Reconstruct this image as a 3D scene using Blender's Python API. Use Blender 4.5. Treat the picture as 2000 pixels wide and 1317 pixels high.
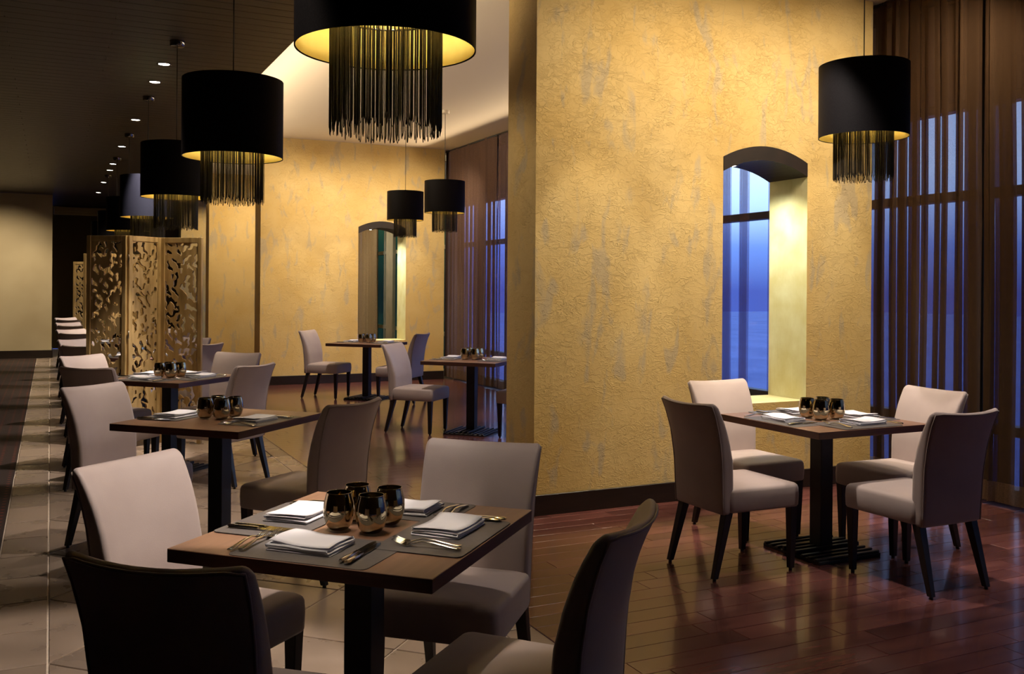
import bpy, bmesh, math, random
from mathutils import Vector, Matrix
PI = math.pi
S = bpy.context.scene
for o in list(bpy.data.objects):
    bpy.data.objects.remove(o)
COL = S.collection
random.seed(7)

# ------------------------------------------------------------------ camera
cam = bpy.data.objects.new('camera', bpy.data.cameras.new('camera'))
COL.objects.link(cam)
cam.data.sensor_width = 36
cam.data.lens = 1866.3 / 2000 * 36
cam.data.shift_y = -93.1 / 2000
cam.data.clip_start = 0.05
cam.matrix_world = Matrix.Translation((0, 0, 1.473)) @ Matrix.Rotation(-0.450, 4, 'Z') @ Matrix.Rotation(PI / 2, 4, 'X') @ Matrix.Rotation(0.007, 4, 'Z')
S.camera = cam

# ------------------------------------------------------------------ view, world
S.view_settings.view_transform = 'Standard'
S.view_settings.look = 'None'
S.view_settings.gamma = 1
S.view_settings.use_curve_mapping = False
S.view_settings.exposure = 0.0
S.cycles.transparent_max_bounces = 32
W = bpy.data.worlds.new('dusk_sky')
S.world = W
W.use_nodes = True
nt = W.node_tree
bgn = nt.nodes['Background']
tc = nt.nodes.new('ShaderNodeTexCoord')
sp = nt.nodes.new('ShaderNodeSeparateXYZ')
rp = nt.nodes.new('ShaderNodeValToRGB')
nt.links.new(tc.outputs['Generated'], sp.inputs[0])
nt.links.new(sp.outputs['Z'], rp.inputs[0])
nt.links.new(rp.outputs[0], bgn.inputs[0])
stops = [(0.0, (.05, .085, .34)), (0.045, (.14, .25, .64)), (0.085, (.46, .64, .97)), (0.12, (.62, .80, 1.0)), (0.3, (.45, .62, .95)), (1.0, (.12, .22, .55))]
el = rp.color_ramp.elements
while len(el) < len(stops):
    el.new(.5)
for e, (p, c) in zip(el, stops):
    e.position = p
    e.color = (*c, 1)
bgn.inputs[1].default_value = 2.9

# ------------------------------------------------------------------ lights
def light(name, kind, loc, energy, color=(1, .86, .68), to=None, **kw):
    L = bpy.data.lights.new(name, kind)
    L.energy = energy
    L.color = color
    for k, v in kw.items():
        setattr(L, k, v)
    o = bpy.data.objects.new(name, L)
    COL.objects.link(o)
    o.location = loc
    if to is not None:
        o.rotation_euler = (Vector(to) - Vector(loc)).to_track_quat('-Z', 'Y').to_euler()
    return o
def spot(loc, to, energy, deg=50, blend=.5, color=(1, .87, .76), size=.03):
    return light('spot_light', 'SPOT', loc, energy, color, to, spot_size=math.radians(deg), spot_blend=blend, shadow_soft_size=size)
WARM = (1, .81, .56)
# cove strips on the step, added strips opposite to even out the white ceiling
for y0, y1, e in ((6.2, 14.3, 76), (15.2, 19.5, 48)):
    light('ceiling_wash_strip', 'AREA', (1.72, (y0 + y1) / 2, 3.46), e, (1, .78, .52), (3.2, (y0 + y1) / 2, 3.86), shape='RECTANGLE', size=y1 - y0, size_y=.06, spread=math.radians(90))
    light('ceiling_wash_strip', 'AREA', (5.60, (y0 + y1) / 2, 3.42), e * .38, (1, .78, .52), (4.2, (y0 + y1) / 2, 3.86), shape='RECTANGLE', size=y1 - y0, size_y=.06, spread=math.radians(90))  # added on the curtain side, no cove there
# wall washers in the white ceiling
for x, e in ((3.45, 150), (4.4, 200), (5.4, 205)):
    spot((x, 4.1, 3.74), (x, 5.5, 2.1), e, 112, 1, WARM)
for x in (3.25, 4.15, 5.25):
    spot((x, 4.75, 3.74), (x, 5.5, .75), 95, 34, .45, (1, .88, .70))
for x in (3.3, 4.1, 5.2):
    spot((x, 13.6, 3.74), (x, 14.5, .75), 90, 34, .45, (1, .88, .70))
for x in (3.2, 4.2, 5.2):
    spot((x, 13.0, 3.74), (x, 14.5, 1.7), 200, 105, .9, WARM)
for x in (3.2, 4.3):
    spot((x, 18.2, 3.74), (x, 19.7, 1.7), 180, 105, .9, WARM)
spot((3.6, 23.0, 3.74), (3.2, 24.3, 1.6), 160, 95, .9, WARM)
spot((4.2, 17.0, 3.74), (5.9, 18.7, 1.5), 150, 50, .9, (1, .9, .75))  # added spot, brightens the beige curtain in the third bay
# table spots, left row
for i, y in enumerate((2.79, 5.46, 8.10, 10.75, 13.40, 16.00, 18.60)):
    spot((1.45, y + .15, 3.33), (.36, y + .72, .65), (430, 150, 430, 330, 330, 330, 330)[i], 36, .35)
    spot((.15, y - .25, 3.33), (.88, y + .05, .75), (110, 80, 110, 80, 80, 80, 80)[i], 27, .5, (1, .84, .68))  # extra spot added to brighten the table top
    if i != 1:
        spot((.70, y + .45, 3.33), (1.0, y + .35, .6), 90, 36, .4)
spot((1.62, 8.75, 3.33), (1.0, 9.5, 1.1), 170, 50, .6, (1, .84, .6))  # added spot, lights the large gilded screen
spot((.85, 9.33, 3.32), (.86, 9.85, 2.40), 1300, 24, .5, (.82, .82, 1))
# right-hand table and the two far tables
spot((3.0, 4.0, 3.73), (4.25, 4.1, .6), 330, 40, .4)
spot((4.3, 4.5, 3.73), (4.05, 4.0, .6), 190, 42, .4)
spot((2.9, 8.3, 3.73), (3.7, 9.1, .6), 300, 44, .4)
spot((3.1, 11.5, 3.73), (3.6, 12.5, .6), 300, 44, .4)
# added spots without fixtures, brightening floor, pillar face and gilded screens
spot((1.35, 6.3, 3.33), (2.9, 5.75, 1.7), 60, 55, .8, (1, .82, .6))  # added to lift the dark end face of the near wall
spot((3.7, 2.75, 3.73), (3.6, 2.75, 0), 110, 80, .8)
spot((5.1, 3.3, 3.73), (5.1, 3.4, 0), 70, 60, .8)
spot((1.2, 3.75, 3.33), (1.0, 3.8, 0), 110, 32, .6)
spot((1.5, 14.0, 3.33), (1.0, 14.7, 1.1), 150, 50, .6, (1, .84, .6))  # added for the second gilded screen
spot((.5, 13.9, 3.33), (.5, 14.7, 1.1), 110, 50, .6, (1, .84, .6))
spot((.4, 19.0, 3.33), (.5, 19.9, 1.1), 150, 50, .6, (1, .84, .6))
spot((.75, 6.75, 3.33), (.9, 6.55, 0), 150, 50, .6)
spot((2.4, 6.9, 3.73), (2.3, 6.8, 0), 90, 60, .7)
# spots in the soffits of the two wall openings
spot((4.62, 5.76, 2.36), (5.0, 5.80, .9), 60, 125, .7, (.98, 1, .80), .015)
spot((4.62, 14.80, 2.36), (5.0, 14.84, .9), 60, 125, .7, (.98, 1, .80), .015)
# corridor end wall
spot((-1.2, 19.4, 3.3), (-.9, 21.8, 1.0), 330, 80, .8, (1, .82, .58))
spot((-.3, 20.4, 3.3), (-.3, 21.8, .8), 60, 60, .8, (1, .86, .62))

# ------------------------------------------------------------------ materials
def mat(name, color=(.5, .5, .5), rough=.5, metal=0, spec=.5, coat=0, sheen=0):
    m = bpy.data.materials.new(name)
    m.use_nodes = True
    b = m.node_tree.nodes['Principled BSDF']
    b.inputs['Base Color'].default_value = (*color, 1)
    b.inputs['Roughness'].default_value = rough
    b.inputs['Metallic'].default_value = metal
    b.inputs['Specular IOR Level'].default_value = spec
    b.inputs['Coat Weight'].default_value = coat
    b.inputs['Coat Roughness'].default_value = .08
    b.inputs['Sheen Weight'].default_value = sheen
    return m
def N(m, t, **kw):
    n = m.node_tree.nodes.new(t)
    for k, v in kw.items():
        if k in n.inputs:
            n.inputs[k].default_value = v
        else:
            setattr(n, k, v)
    return n
def lk(m, a, ao, b, bi):
    m.node_tree.links.new(a.outputs[ao], b.inputs[bi])
def BS(m):
    return m.node_tree.nodes['Principled BSDF']
def coords(m, scale=(1, 1, 1), kind='Object'):
    t = N(m, 'ShaderNodeTexCoord')
    mp = N(m, 'ShaderNodeMapping')
    mp.inputs['Scale'].default_value = scale
    lk(m, t, kind, mp, 'Vector')
    return mp
def ramp(m, pts):
    r = N(m, 'ShaderNodeValToRGB')
    e = r.color_ramp.elements
    while len(e) < len(pts):
        e.new(.5)
    for q, (p, c) in zip(e, pts):
        q.position = p
        q.color = (*c, 1)
    return r
def noisecol(m, scale, pts, detail=4, vscale=(1, 1, 1), kind='Object'):
    mp = coords(m, vscale, kind)
    n = N(m, 'ShaderNodeTexNoise', Scale=scale, Detail=detail)
    lk(m, mp, 0, n, 'Vector')
    r = ramp(m, pts)
    lk(m, n, 'Fac', r, 0)
    lk(m, r, 0, BS(m), 'Base Color')
    return n, r
def bump(m, h, out, strength=.3, dist=.01, prev=None):
    b = N(m, 'ShaderNodeBump', Strength=strength, Distance=dist)
    lk(m, h, out, b, 'Height')
    if prev:
        lk(m, prev, 0, b, 'Normal')
    lk(m, b, 0, BS(m), 'Normal')
    return b

def stucco(name, relief=1.0):
    m = mat(name, (.62, .42, .13), .75, spec=.25)
    mp = coords(m)
    n1 = N(m, 'ShaderNodeTexNoise', Scale=1.7, Detail=3)
    n2 = N(m, 'ShaderNodeTexNoise', Scale=7.0, Detail=4)
    mp2 = coords(m, (1.6, 1, .55))
    n2b = N(m, 'ShaderNodeTexNoise', Scale=5.5, Detail=3, Distortion=.6)
    lk(m, mp, 0, n1, 'Vector'); lk(m, mp, 0, n2, 'Vector'); lk(m, mp2, 0, n2b, 'Vector')
    r1 = ramp(m, [(.3, (.60, .41, .145)), (.7, (.66, .49, .22))])
    lk(m, n1, 'Fac', r1, 0)
    r2 = ramp(m, [(.56, (0, 0, 0)), (.66, (.8, .8, .8))])
    lk(m, n2b, 'Fac', r2, 0)
    mx = N(m, 'ShaderNodeMix', data_type='RGBA')
    lk(m, r2, 0, mx, 0)
    lk(m, r1, 0, mx, 6)
    mx.inputs[7].default_value = (.47, .38, .24, 1)
    lk(m, mx, 2, BS(m), 'Base Color')
    # trowelled plaster: thin ridges where a distorted noise crosses its middle, at two sizes
    def ridge(scale, w, dist, vs):
        q = N(m, 'ShaderNodeTexNoise', Scale=scale, Detail=5, Distortion=dist, Roughness=.6)
        lk(m, coords(m, vs), 0, q, 'Vector')
        z = ramp(m, [(.5 - w, (0, 0, 0)), (.5 - w * .15, (1, 1, 1)), (.5 + w * .2, (.55, .55, .55)), (.5 + w * 2.2, (.25, .25, .25))])
        lk(m, q, 'Fac', z, 0)
        return z
    ra, rb = ridge(7, .022, .9, (1, 1, 1.8)), ridge(17, .035, .6, (1, 1, 1.5))
    msk = ramp(m, [(.42, (.15, .15, .15)), (.56, (1, 1, 1))])
    lk(m, n2, 'Fac', msk, 0)
    ml = N(m, 'ShaderNodeMath', operation='MULTIPLY')
    lk(m, rb, 0, ml, 0); lk(m, msk, 0, ml, 1)
    b0 = bump(m, ra, 0, .5 * relief, .0055)
    b1 = bump(m, ml, 0, .6 * relief, .006, b0)
    fine = N(m, 'ShaderNodeTexNoise', Scale=70.0, Detail=4)
    lk(m, mp, 0, fine, 'Vector')
    bump(m, fine, 'Fac', .25 * relief, .004, b1)
    return m
M = {}
M['stucco'] = stucco('yellow_stucco')
M['reveal'] = mat('pale_stucco', (.66, .60, .34), .8, spec=.2)
n, r = noisecol(M['reveal'], 6, [(.35, (.62, .55, .28)), (.7, (.72, .68, .44))], 5)
n = N(M['reveal'], 'ShaderNodeTexNoise', Scale=22, Detail=5); bump(M['reveal'], n, 'Fac', .5, .008)
M['white'] = mat('white_ceiling_paint', (.70, .62, .50), .9, spec=.1)
M['darkceil'] = mat('dark_ceiling_wood', (.03, .02, .016), .45, spec=.4)
noisecol(M['darkceil'], 3, [(.3, (.022, .015, .012)), (.7, (.05, .034, .026))], 5, (1, 14, 1))
M['baseboard'] = mat('dark_baseboard_wood', (.012, .007, .005), .35)
noisecol(M['baseboard'], 5, [(.3, (.010, .006, .004)), (.7, (.020, .011, .008))], 4, (1, 1, 10))
M['tanwall'] = mat('tan_wall_paint', (.42, .34, .20), .8, spec=.2)
noisecol(M['tanwall'], 1.2, [(.3, (.40, .32, .19)), (.7, (.46, .38, .24))], 3)
M['darkwall'] = mat('olive_wall_paint', (.10, .075, .035), .8, spec=.2)
M['grout'] = mat('light_grout', (.6, .5, .4), .8)
n, r = noisecol(M['grout'], 30, [(.3, (.56, .46, .37)), (.7, (.68, .57, .46))], 3)

def tile_mat():
    m = mat('brown_stone_tile', (.2, .15, .12), .32, spec=.5)
    mp = coords(m)
    oi = N(m, 'ShaderNodeObjectInfo')
    va = N(m, 'ShaderNodeVectorMath', operation='ADD')
    lk(m, mp, 0, va, 0)
    cb = N(m, 'ShaderNodeCombineXYZ'); mm = N(m, 'ShaderNodeMath', operation='MULTIPLY'); mm.inputs[1].default_value = 37
    lk(m, oi, 'Random', mm, 0); lk(m, mm, 0, cb, 0); lk(m, mm, 0, cb, 1); lk(m, cb, 0, va, 1)
    n = N(m, 'ShaderNodeTexNoise', Scale=4.2, Detail=4, Roughness=.5)
    lk(m, va, 0, n, 'Vector')
    r = ramp(m, [(.25, (.235, .175, .135)), (.5, (.28, .21, .16)), (.75, (.35, .265, .205))])
    lk(m, n, 'Fac', r, 0)
    hs = N(m, 'ShaderNodeHueSaturation')
    mr = N(m, 'ShaderNodeMapRange'); mr.inputs['To Min'].default_value = .82; mr.inputs['To Max'].default_value = 1.15
    lk(m, oi, 'Random', mr, 0); lk(m, mr, 0, hs, 'Value'); lk(m, r, 0, hs, 'Color')
    lk(m, hs, 0, BS(m), 'Base Color')
    rr = ramp(m, [(.3, (.22, .22, .22)), (.7, (.42, .42, .42))])
    lk(m, n, 'Fac', rr, 0); lk(m, rr, 0, BS(m), 'Roughness')
    return m
M['tile'] = tile_mat()
def plank_mat():
    m = mat('polished_red_wood', (.06, .02, .018), .22, spec=.4, coat=.35)
    mp = coords(m, (1, 9, 1))
    oi = N(m, 'ShaderNodeObjectInfo')
    va = N(m, 'ShaderNodeVectorMath', operation='ADD')
    cb = N(m, 'ShaderNodeCombineXYZ'); mm = N(m, 'ShaderNodeMath', operation='MULTIPLY'); mm.inputs[1].default_value = 53
    lk(m, mp, 0, va, 0); lk(m, oi, 'Random', mm, 0); lk(m, mm, 0, cb, 0); lk(m, mm, 0, cb, 1); lk(m, cb, 0, va, 1)
    n = N(m, 'ShaderNodeTexNoise', Scale=2.5, Detail=5)
    lk(m, va, 0, n, 'Vector')
    r = ramp(m, [(.3, (.075, .024, .022)), (.7, (.15, .056, .047))])
    lk(m, n, 'Fac', r, 0)
    hs = N(m, 'ShaderNodeHueSaturation')
    mr = N(m, 'ShaderNodeMapRange'); mr.inputs['To Min'].default_value = .7; mr.inputs['To Max'].default_value = 1.35
    lk(m, oi, 'Random', mr, 0); lk(m, mr, 0, hs, 'Value'); lk(m, r, 0, hs, 'Color')
    lk(m, hs, 0, BS(m), 'Base Color')
    n2 = N(m, 'ShaderNodeTexNoise', Scale=5, Detail=3)
    c2 = coords(m); lk(m, c2, 0, n2, 'Vector')
    bump(m, n2, 'Fac', .05, .004)
    return m
M['plank'] = plank_mat()
M['woodbed'] = mat('plank_joint_filler', (.42, .26, .20), .6)
def carpet_mat():
    m = mat('dark_corridor_carpet', (.02, .01, .008), .7)
    mp = coords(m, (1, 1, 1))
    v = N(m, 'ShaderNodeTexVoronoi', Scale=11.0, Randomness=.0)
    lk(m, mp, 0, v, 'Vector')
    r = ramp(m, [(.0, (.20, .03, .01)), (.13, (.16, .03, .012)), (.17, (.022, .011, .009)), (1, (.026, .014, .010))])
    lk(m, v, 'Distance', r, 0)
    lk(m, r, 0, BS(m), 'Base Color')
    return m
M['carpet'] = carpet_mat()
def fabric(name, c1, c2, rough=.55, sheen=.25):
    m = mat(name, c1, rough, sheen=sheen, spec=.35)
    mp = coords(m)
    n = N(m, 'ShaderNodeTexNoise', Scale=5, Detail=3)
    lk(m, mp, 0, n, 'Vector')
    r = ramp(m, [(.3, c1), (.7, c2)])
    lk(m, n, 'Fac', r, 0); lk(m, r, 0, BS(m), 'Base Color')
    w = N(m, 'ShaderNodeTexNoise', Scale=420, Detail=1)
    lk(m, mp, 0, w, 'Vector')
    bump(m, w, 'Fac', .25, .0012)
    return m
M['chair'] = fabric('mauve_beige_upholstery', (.36, .285, .265), (.41, .33, .305))
M['piping'] = fabric('upholstery_piping', (.26, .20, .18), (.30, .235, .21))
M['leg'] = mat('black_stained_leg_wood', (.010, .007, .006), .4)
noisecol(M['leg'], 8, [(.3, (.008, .005, .004)), (.7, (.016, .010, .008))], 3, (1, 1, .2))
M['top'] = mat('table_top_wood', (.13, .055, .03), .42, spec=.45)
n, r = noisecol(M['top'], 4, [(.25, (.15, .078, .047)), (.5, (.19, .10, .062)), (.8, (.235, .13, .082))], 6, (1, 9, 1))
bump(M['top'], n, 'Fac', .06, .002)
M['topedge'] = mat('table_edge_wood', (.06, .02, .012), .4)
noisecol(M['topedge'], 4, [(.3, (.035, .012, .008)), (.7, (.075, .026, .015))], 4, (1, 1, 9))
M['black'] = mat('black_cast_metal', (.012, .011, .011), .45)
noisecol(M['black'], 12, [(.3, (.009, .008, .008)), (.7, (.018, .016, .015))], 2)
M['mat'] = mat('grey_leather_placemat', (.085, .074, .072), .5)
n, r = noisecol(M['mat'], 60, [(.3, (.078, .068, .067)), (.7, (.095, .083, .081))], 3)
bump(M['mat'], n, 'Fac', .15, .001)
M['napkin'] = fabric('white_linen', (.70, .69, .76), (.76, .75, .80), .8, .1)
M['steel'] = mat('polished_steel', (.75, .72, .66), .14, metal=1)
n, r = noisecol(M['steel'], 20, [(.3, (.70, .67, .60)), (.7, (.80, .77, .72))], 2)
M['mirror'] = mat('mirrored_bronze_glass', (.5, .43, .28), .05, metal=1)
noisecol(M['mirror'], 4, [(.3, (.46, .39, .25)), (.7, (.58, .50, .34))], 2)
M['shade'] = mat('black_shade_fabric', (.006, .005, .006), .6, spec=.12)
n, r = noisecol(M['shade'], 200, [(.3, (.005, .004, .005)), (.7, (.009, .008, .009))], 1)
M['gold'] = mat('gold_shade_lining', (.9, .76, .3), .6, metal=.1)
noisecol(M['gold'], 15, [(.3, (.88, .73, .26)), (.7, (.93, .80, .34))], 2)
M['thread'] = mat('black_fringe_thread', (.022, .017, .010), .45)
noisecol(M['thread'], 40, [(.3, (.015, .012, .008)), (.7, (.035, .027, .015))], 1)
M['cable'] = mat('black_cable', (.01, .01, .01), .5)
M['chrome'] = mat('dark_chrome', (.25, .24, .23), .15, metal=1)
M['cream'] = mat('cream_painted_metal', (.55, .47, .36), .5)
def emis(name, color, strength):
    m = mat(name, color, .5)
    BS(m).inputs['Emission Color'].default_value = (*color, 1)
    BS(m).inputs['Emission Strength'].default_value = strength
    return m
M['bulb'] = emis('glowing_bulb', (1, .78, .42), 25)
M['lens'] = emis('glowing_downlight_lens', (1, .93, .80), 22)
M['screen'] = mat('gilded_carved_wood', (.33, .21, .07), .42, metal=.25)
n, r = noisecol(M['screen'], 6, [(.25, (.24, .15, .05)), (.5, (.45, .30, .12)), (.8, (.60, .43, .20))], 6, (3, 3, .6))
bump(M['screen'], n, 'Fac', .3, .004)
M['frame'] = mat('dark_window_frame', (.012, .012, .016), .5)
noisecol(M['frame'], 9, [(.3, (.010, .010, .014)), (.7, (.017, .017, .022))], 2)
M['paleframe'] = mat('pale_window_frame', (.40, .42, .34), .5)
noisecol(M['paleframe'], 5, [(.3, (.36, .38, .30)), (.7, (.45, .46, .38))], 2)
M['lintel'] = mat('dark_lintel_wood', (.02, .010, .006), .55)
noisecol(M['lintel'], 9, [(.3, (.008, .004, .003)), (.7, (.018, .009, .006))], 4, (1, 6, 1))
def glass_mat():
    m = bpy.data.materials.new('window_glass')
    m.use_nodes = True
    m.node_tree.nodes.remove(BS(m))
    out = [x for x in m.node_tree.nodes if x.type == 'OUTPUT_MATERIAL'][0]
    t = N(m, 'ShaderNodeBsdfTransparent'); g = N(m, 'ShaderNodeBsdfGlossy'); f = N(m, 'ShaderNodeFresnel'); x = N(m, 'ShaderNodeMixShader')
    t.inputs[0].default_value = (.86, .92, .95, 1)
    g.inputs['Roughness'].default_value = .02
    x.inputs[0].default_value = .07; m.node_tree.nodes.remove(f); lk(m, t, 0, x, 1); lk(m, g, 0, x, 2); lk(m, x, 0, out, 0)
    return m
M['glass'] = glass_mat()
M['greenglass'] = glass_mat()
M['greenglass'].name = 'green_tinted_glass'
[x for x in M['greenglass'].node_tree.nodes if x.type == 'BSDF_TRANSPARENT'][0].inputs[0].default_value = (.16, .24, .13, 1)
def sheer(name, dcol, tint, opac):
    m = bpy.data.materials.new(name)
    m.use_nodes = True
    m.node_tree.nodes.remove(BS(m))
    out = [x for x in m.node_tree.nodes if x.type == 'OUTPUT_MATERIAL'][0]
    t = N(m, 'ShaderNodeBsdfTransparent'); d = N(m, 'ShaderNodeBsdfDiffuse'); tl = N(m, 'ShaderNodeBsdfTranslucent')
    t.inputs[0].default_value = (*tint, 1)
    mp = coords(m, (1, 1, 1)); n = N(m, 'ShaderNodeTexNoise', Scale=90, Detail=2)
    lk(m, mp, 0, n, 'Vector')
    r = ramp(m, [(.3, tuple(c * .85 for c in dcol)), (.7, tuple(min(1, c * 1.15) for c in dcol))])
    lk(m, n, 'Fac', r, 0); lk(m, r, 0, d, 0); lk(m, r, 0, tl, 0)
    x1 = N(m, 'ShaderNodeMixShader'); x1.inputs[0].default_value = .35
    x2 = N(m, 'ShaderNodeMixShader'); x2.inputs[0].default_value = opac
    lk(m, d, 0, x1, 1); lk(m, tl, 0, x1, 2)
    lk(m, t, 0, x2, 1); lk(m, x1, 0, x2, 2); lk(m, x2, 0, out, 0)
    return m
M['sheer'] = sheer('thin_brown_voile', (.20, .115, .06), (.92, .92, 1), .26)
M['voile'] = sheer('brown_sheer_voile', (.105, .06, .033), (.46, .47, .62), .63)
M['voile2'] = sheer('purple_brown_voile', (.27, .18, .15), (.66, .64, .92), .52)
M['voile3'] = sheer('dense_purple_brown_voile', (.24, .15, .11), (.5, .5, .8), .62)
M['hem'] = sheer('brown_voile_hem', (.17, .10, .06), (.7, .7, .9), .75)
M['beige'] = sheer('beige_curtain_cloth', (.48, .38, .24), (.9, .9, .9), .97)
M['ground'] = mat('sky_tinted_paving', (.2, .24, .42), .8)  # blue sky reflection on the ground is put into the base colour
noisecol(M['ground'], .6, [(.3, (.11, .17, .42)), (.7, (.20, .27, .56))], 4)
M['hedge'] = mat('dusky_hedge', (.010, .016, .012), .9)
noisecol(M['hedge'], 9, [(.3, (.006, .010, .008)), (.7, (.02, .03, .02))], 5)
M['sky_block_panel'] = mat('blue_grey_sky_block', (.10, .12, .17), .5)  # for opaque panels added in place of upper glass to hold back the sky
noisecol(M['sky_block_panel'], 3, [(.3, (.09, .11, .16)), (.7, (.12, .14, .19))], 2)

# ------------------------------------------------------------------ mesh helpers
def finish(bm, name, material, parent=None, smooth=False, loc=None, rotz=None, angle=None):
    me = bpy.data.meshes.new(name)
    bmesh.ops.recalc_face_normals(bm, faces=bm.faces)
    bm.to_mesh(me)
    bm.free()
    mats = material if isinstance(material, (list, tuple)) else [material]
    for mm in mats:
        me.materials.append(mm)
    if smooth:
        for p in me.polygons:
            p.use_smooth = True
        if angle:
            me.set_sharp_from_angle(angle=math.radians(angle))
    o = bpy.data.objects.new(name, me)
    COL.objects.link(o)
    if parent:
        o.parent = parent
    if loc is not None:
        o.location = loc
    if rotz is not None:
        o.rotation_euler = (0, 0, rotz)
    return o
def box(bm, x0, x1, y0, y1, z0, z1, bev=0, seg=2):
    b2 = bmesh.new()
    bmesh.ops.create_cube(b2, size=1)
    for v in b2.verts:
        v.co = Vector((x0 + (v.co.x + .5) * (x1 - x0), y0 + (v.co.y + .5) * (y1 - y0), z0 + (v.co.z + .5) * (z1 - z0)))
    if bev:
        bmesh.ops.bevel(b2, geom=list(b2.edges), offset=bev, segments=seg, profile=.5, affect='EDGES')
    merge(bm, b2)
def merge(bm, b2):
    me = bpy.data.meshes.new('tmp')
    b2.to_mesh(me); b2.free()
    bm.from_mesh(me)
    bpy.data.meshes.remove(me)
def prism(bm, poly, z0, z1, axis='z'):
    def P(a, b, c):
        return (a, b, c) if axis == 'z' else (a, c, b)      # axis 'y': poly is in x,z and z0..z1 run along y
    lo = [bm.verts.new(P(a, b, z0)) for a, b in poly]
    hi = [bm.verts.new(P(a, b, z1)) for a, b in poly]
    bm.faces.new(lo[::-1]); bm.faces.new(hi)
    n = len(poly)
    for i in range(n):
        bm.faces.new((lo[i], lo[(i + 1) % n], hi[(i + 1) % n], hi[i]))
def lathe(bm, prof, seg=32, cx=0, cy=0, caps=(False, False)):
    rings = []
    for r, z in prof:
        rings.append([bm.verts.new((cx + r * math.cos(2 * PI * k / seg), cy + r * math.sin(2 * PI * k / seg), z)) for k in range(seg)])
    for a, b in zip(rings, rings[1:]):
        for k in range(seg):
            bm.faces.new((a[k], a[(k + 1) % seg], b[(k + 1) % seg], b[k]))
    if caps[0]:
        bm.faces.new(rings[0][::-1])
    if caps[1]:
        bm.faces.new(rings[-1])
def tube(bm, pts, r, seg=6, rs=None):
    rings = []
    n = len(pts)
    for i, p in enumerate(pts):
        p = Vector(p)
        d = (Vector(pts[min(i + 1, n - 1)]) - Vector(pts[max(i - 1, 0)])).normalized()
        a = d.orthogonal().normalized() if i == 0 else (pa - d * pa.dot(d)).normalized()
        pa = a
        b = d.cross(a)
        rr = rs[i] if rs else r
        rings.append([bm.verts.new(p + (a * math.cos(2 * PI * k / seg) + b * math.sin(2 * PI * k / seg)) * rr) for k in range(seg)])
    for A, B in zip(rings, rings[1:]):
        for k in range(seg):
            bm.faces.new((A[k], A[(k + 1) % seg], B[(k + 1) % seg], B[k]))
    bm.faces.new(rings[0][::-1]); bm.faces.new(rings[-1])
def loft(bm, sections, cap=True):
    rings = [[bm.verts.new(p) for p in s] for s in sections]
    n = len(rings[0])
    for A, B in zip(rings, rings[1:]):
        for k in range(n):
            bm.faces.new((A[k], A[(k + 1) % n], B[(k + 1) % n], B[k]))
    if cap:
        bm.faces.new(rings[0][::-1]); bm.faces.new(rings[-1])
def thing(name, label, cat, loc=(0, 0, 0), rotz=0, group=None):
    o = bpy.data.objects.new(name, None)
    o.empty_display_size = .1
    COL.objects.link(o)
    o.location = loc
    o.rotation_euler = (0, 0, rotz)
    return tag(o, label, cat, group)
def tag(o, label, cat, group=None, kind=None):
    o['label'] = label
    o['category'] = cat
    if group:
        o['group'] = group
    if kind:
        o['kind'] = kind
    return o
def struct(o):
    o['kind'] = 'structure'
    return o
KIDS = {}
def kids(o):
    if o.name not in KIDS:
        KIDS[o.name] = [c for c in bpy.data.objects if c.parent == o]
    return KIDS[o.name]
def dup(root, label, loc, rotz=0, group=None):
    r = root.copy(); COL.objects.link(r)
    r.location = loc; r.rotation_euler = (0, 0, rotz)
    r['label'] = label
    if group:
        r['group'] = group
    for ch in kids(root):
        c = ch.copy(); COL.objects.link(c); c.parent = r
        for g in kids(ch):
            d = g.copy(); COL.objects.link(d); d.parent = c
    return r
class Proto:
    """first use moves the original, later uses copy it"""
    def __init__(s, root):
        s.root = root; s.used = False
    def put(s, label, loc, rotz=0, group=None):
        if not s.used:
            s.used = True
            r = s.root
            r.location = loc; r.rotation_euler = (0, 0, rotz); r['label'] = label
            if group:
                r['group'] = group
            return r
        return dup(s.root, label, loc, rotz, group)

# ------------------------------------------------------------------ room constants
XL, XR = 2.836, 5.80          # cross walls run from XL to XR
Y1, T1W = 5.527, .42
Y2, Y3, Y4 = 14.566, 19.75, 24.3
ZD, ZW = 3.35, 3.75
XE = 1.66                     # edge of the dark ceiling
XWIN = 6.10
YB = 25.0

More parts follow.
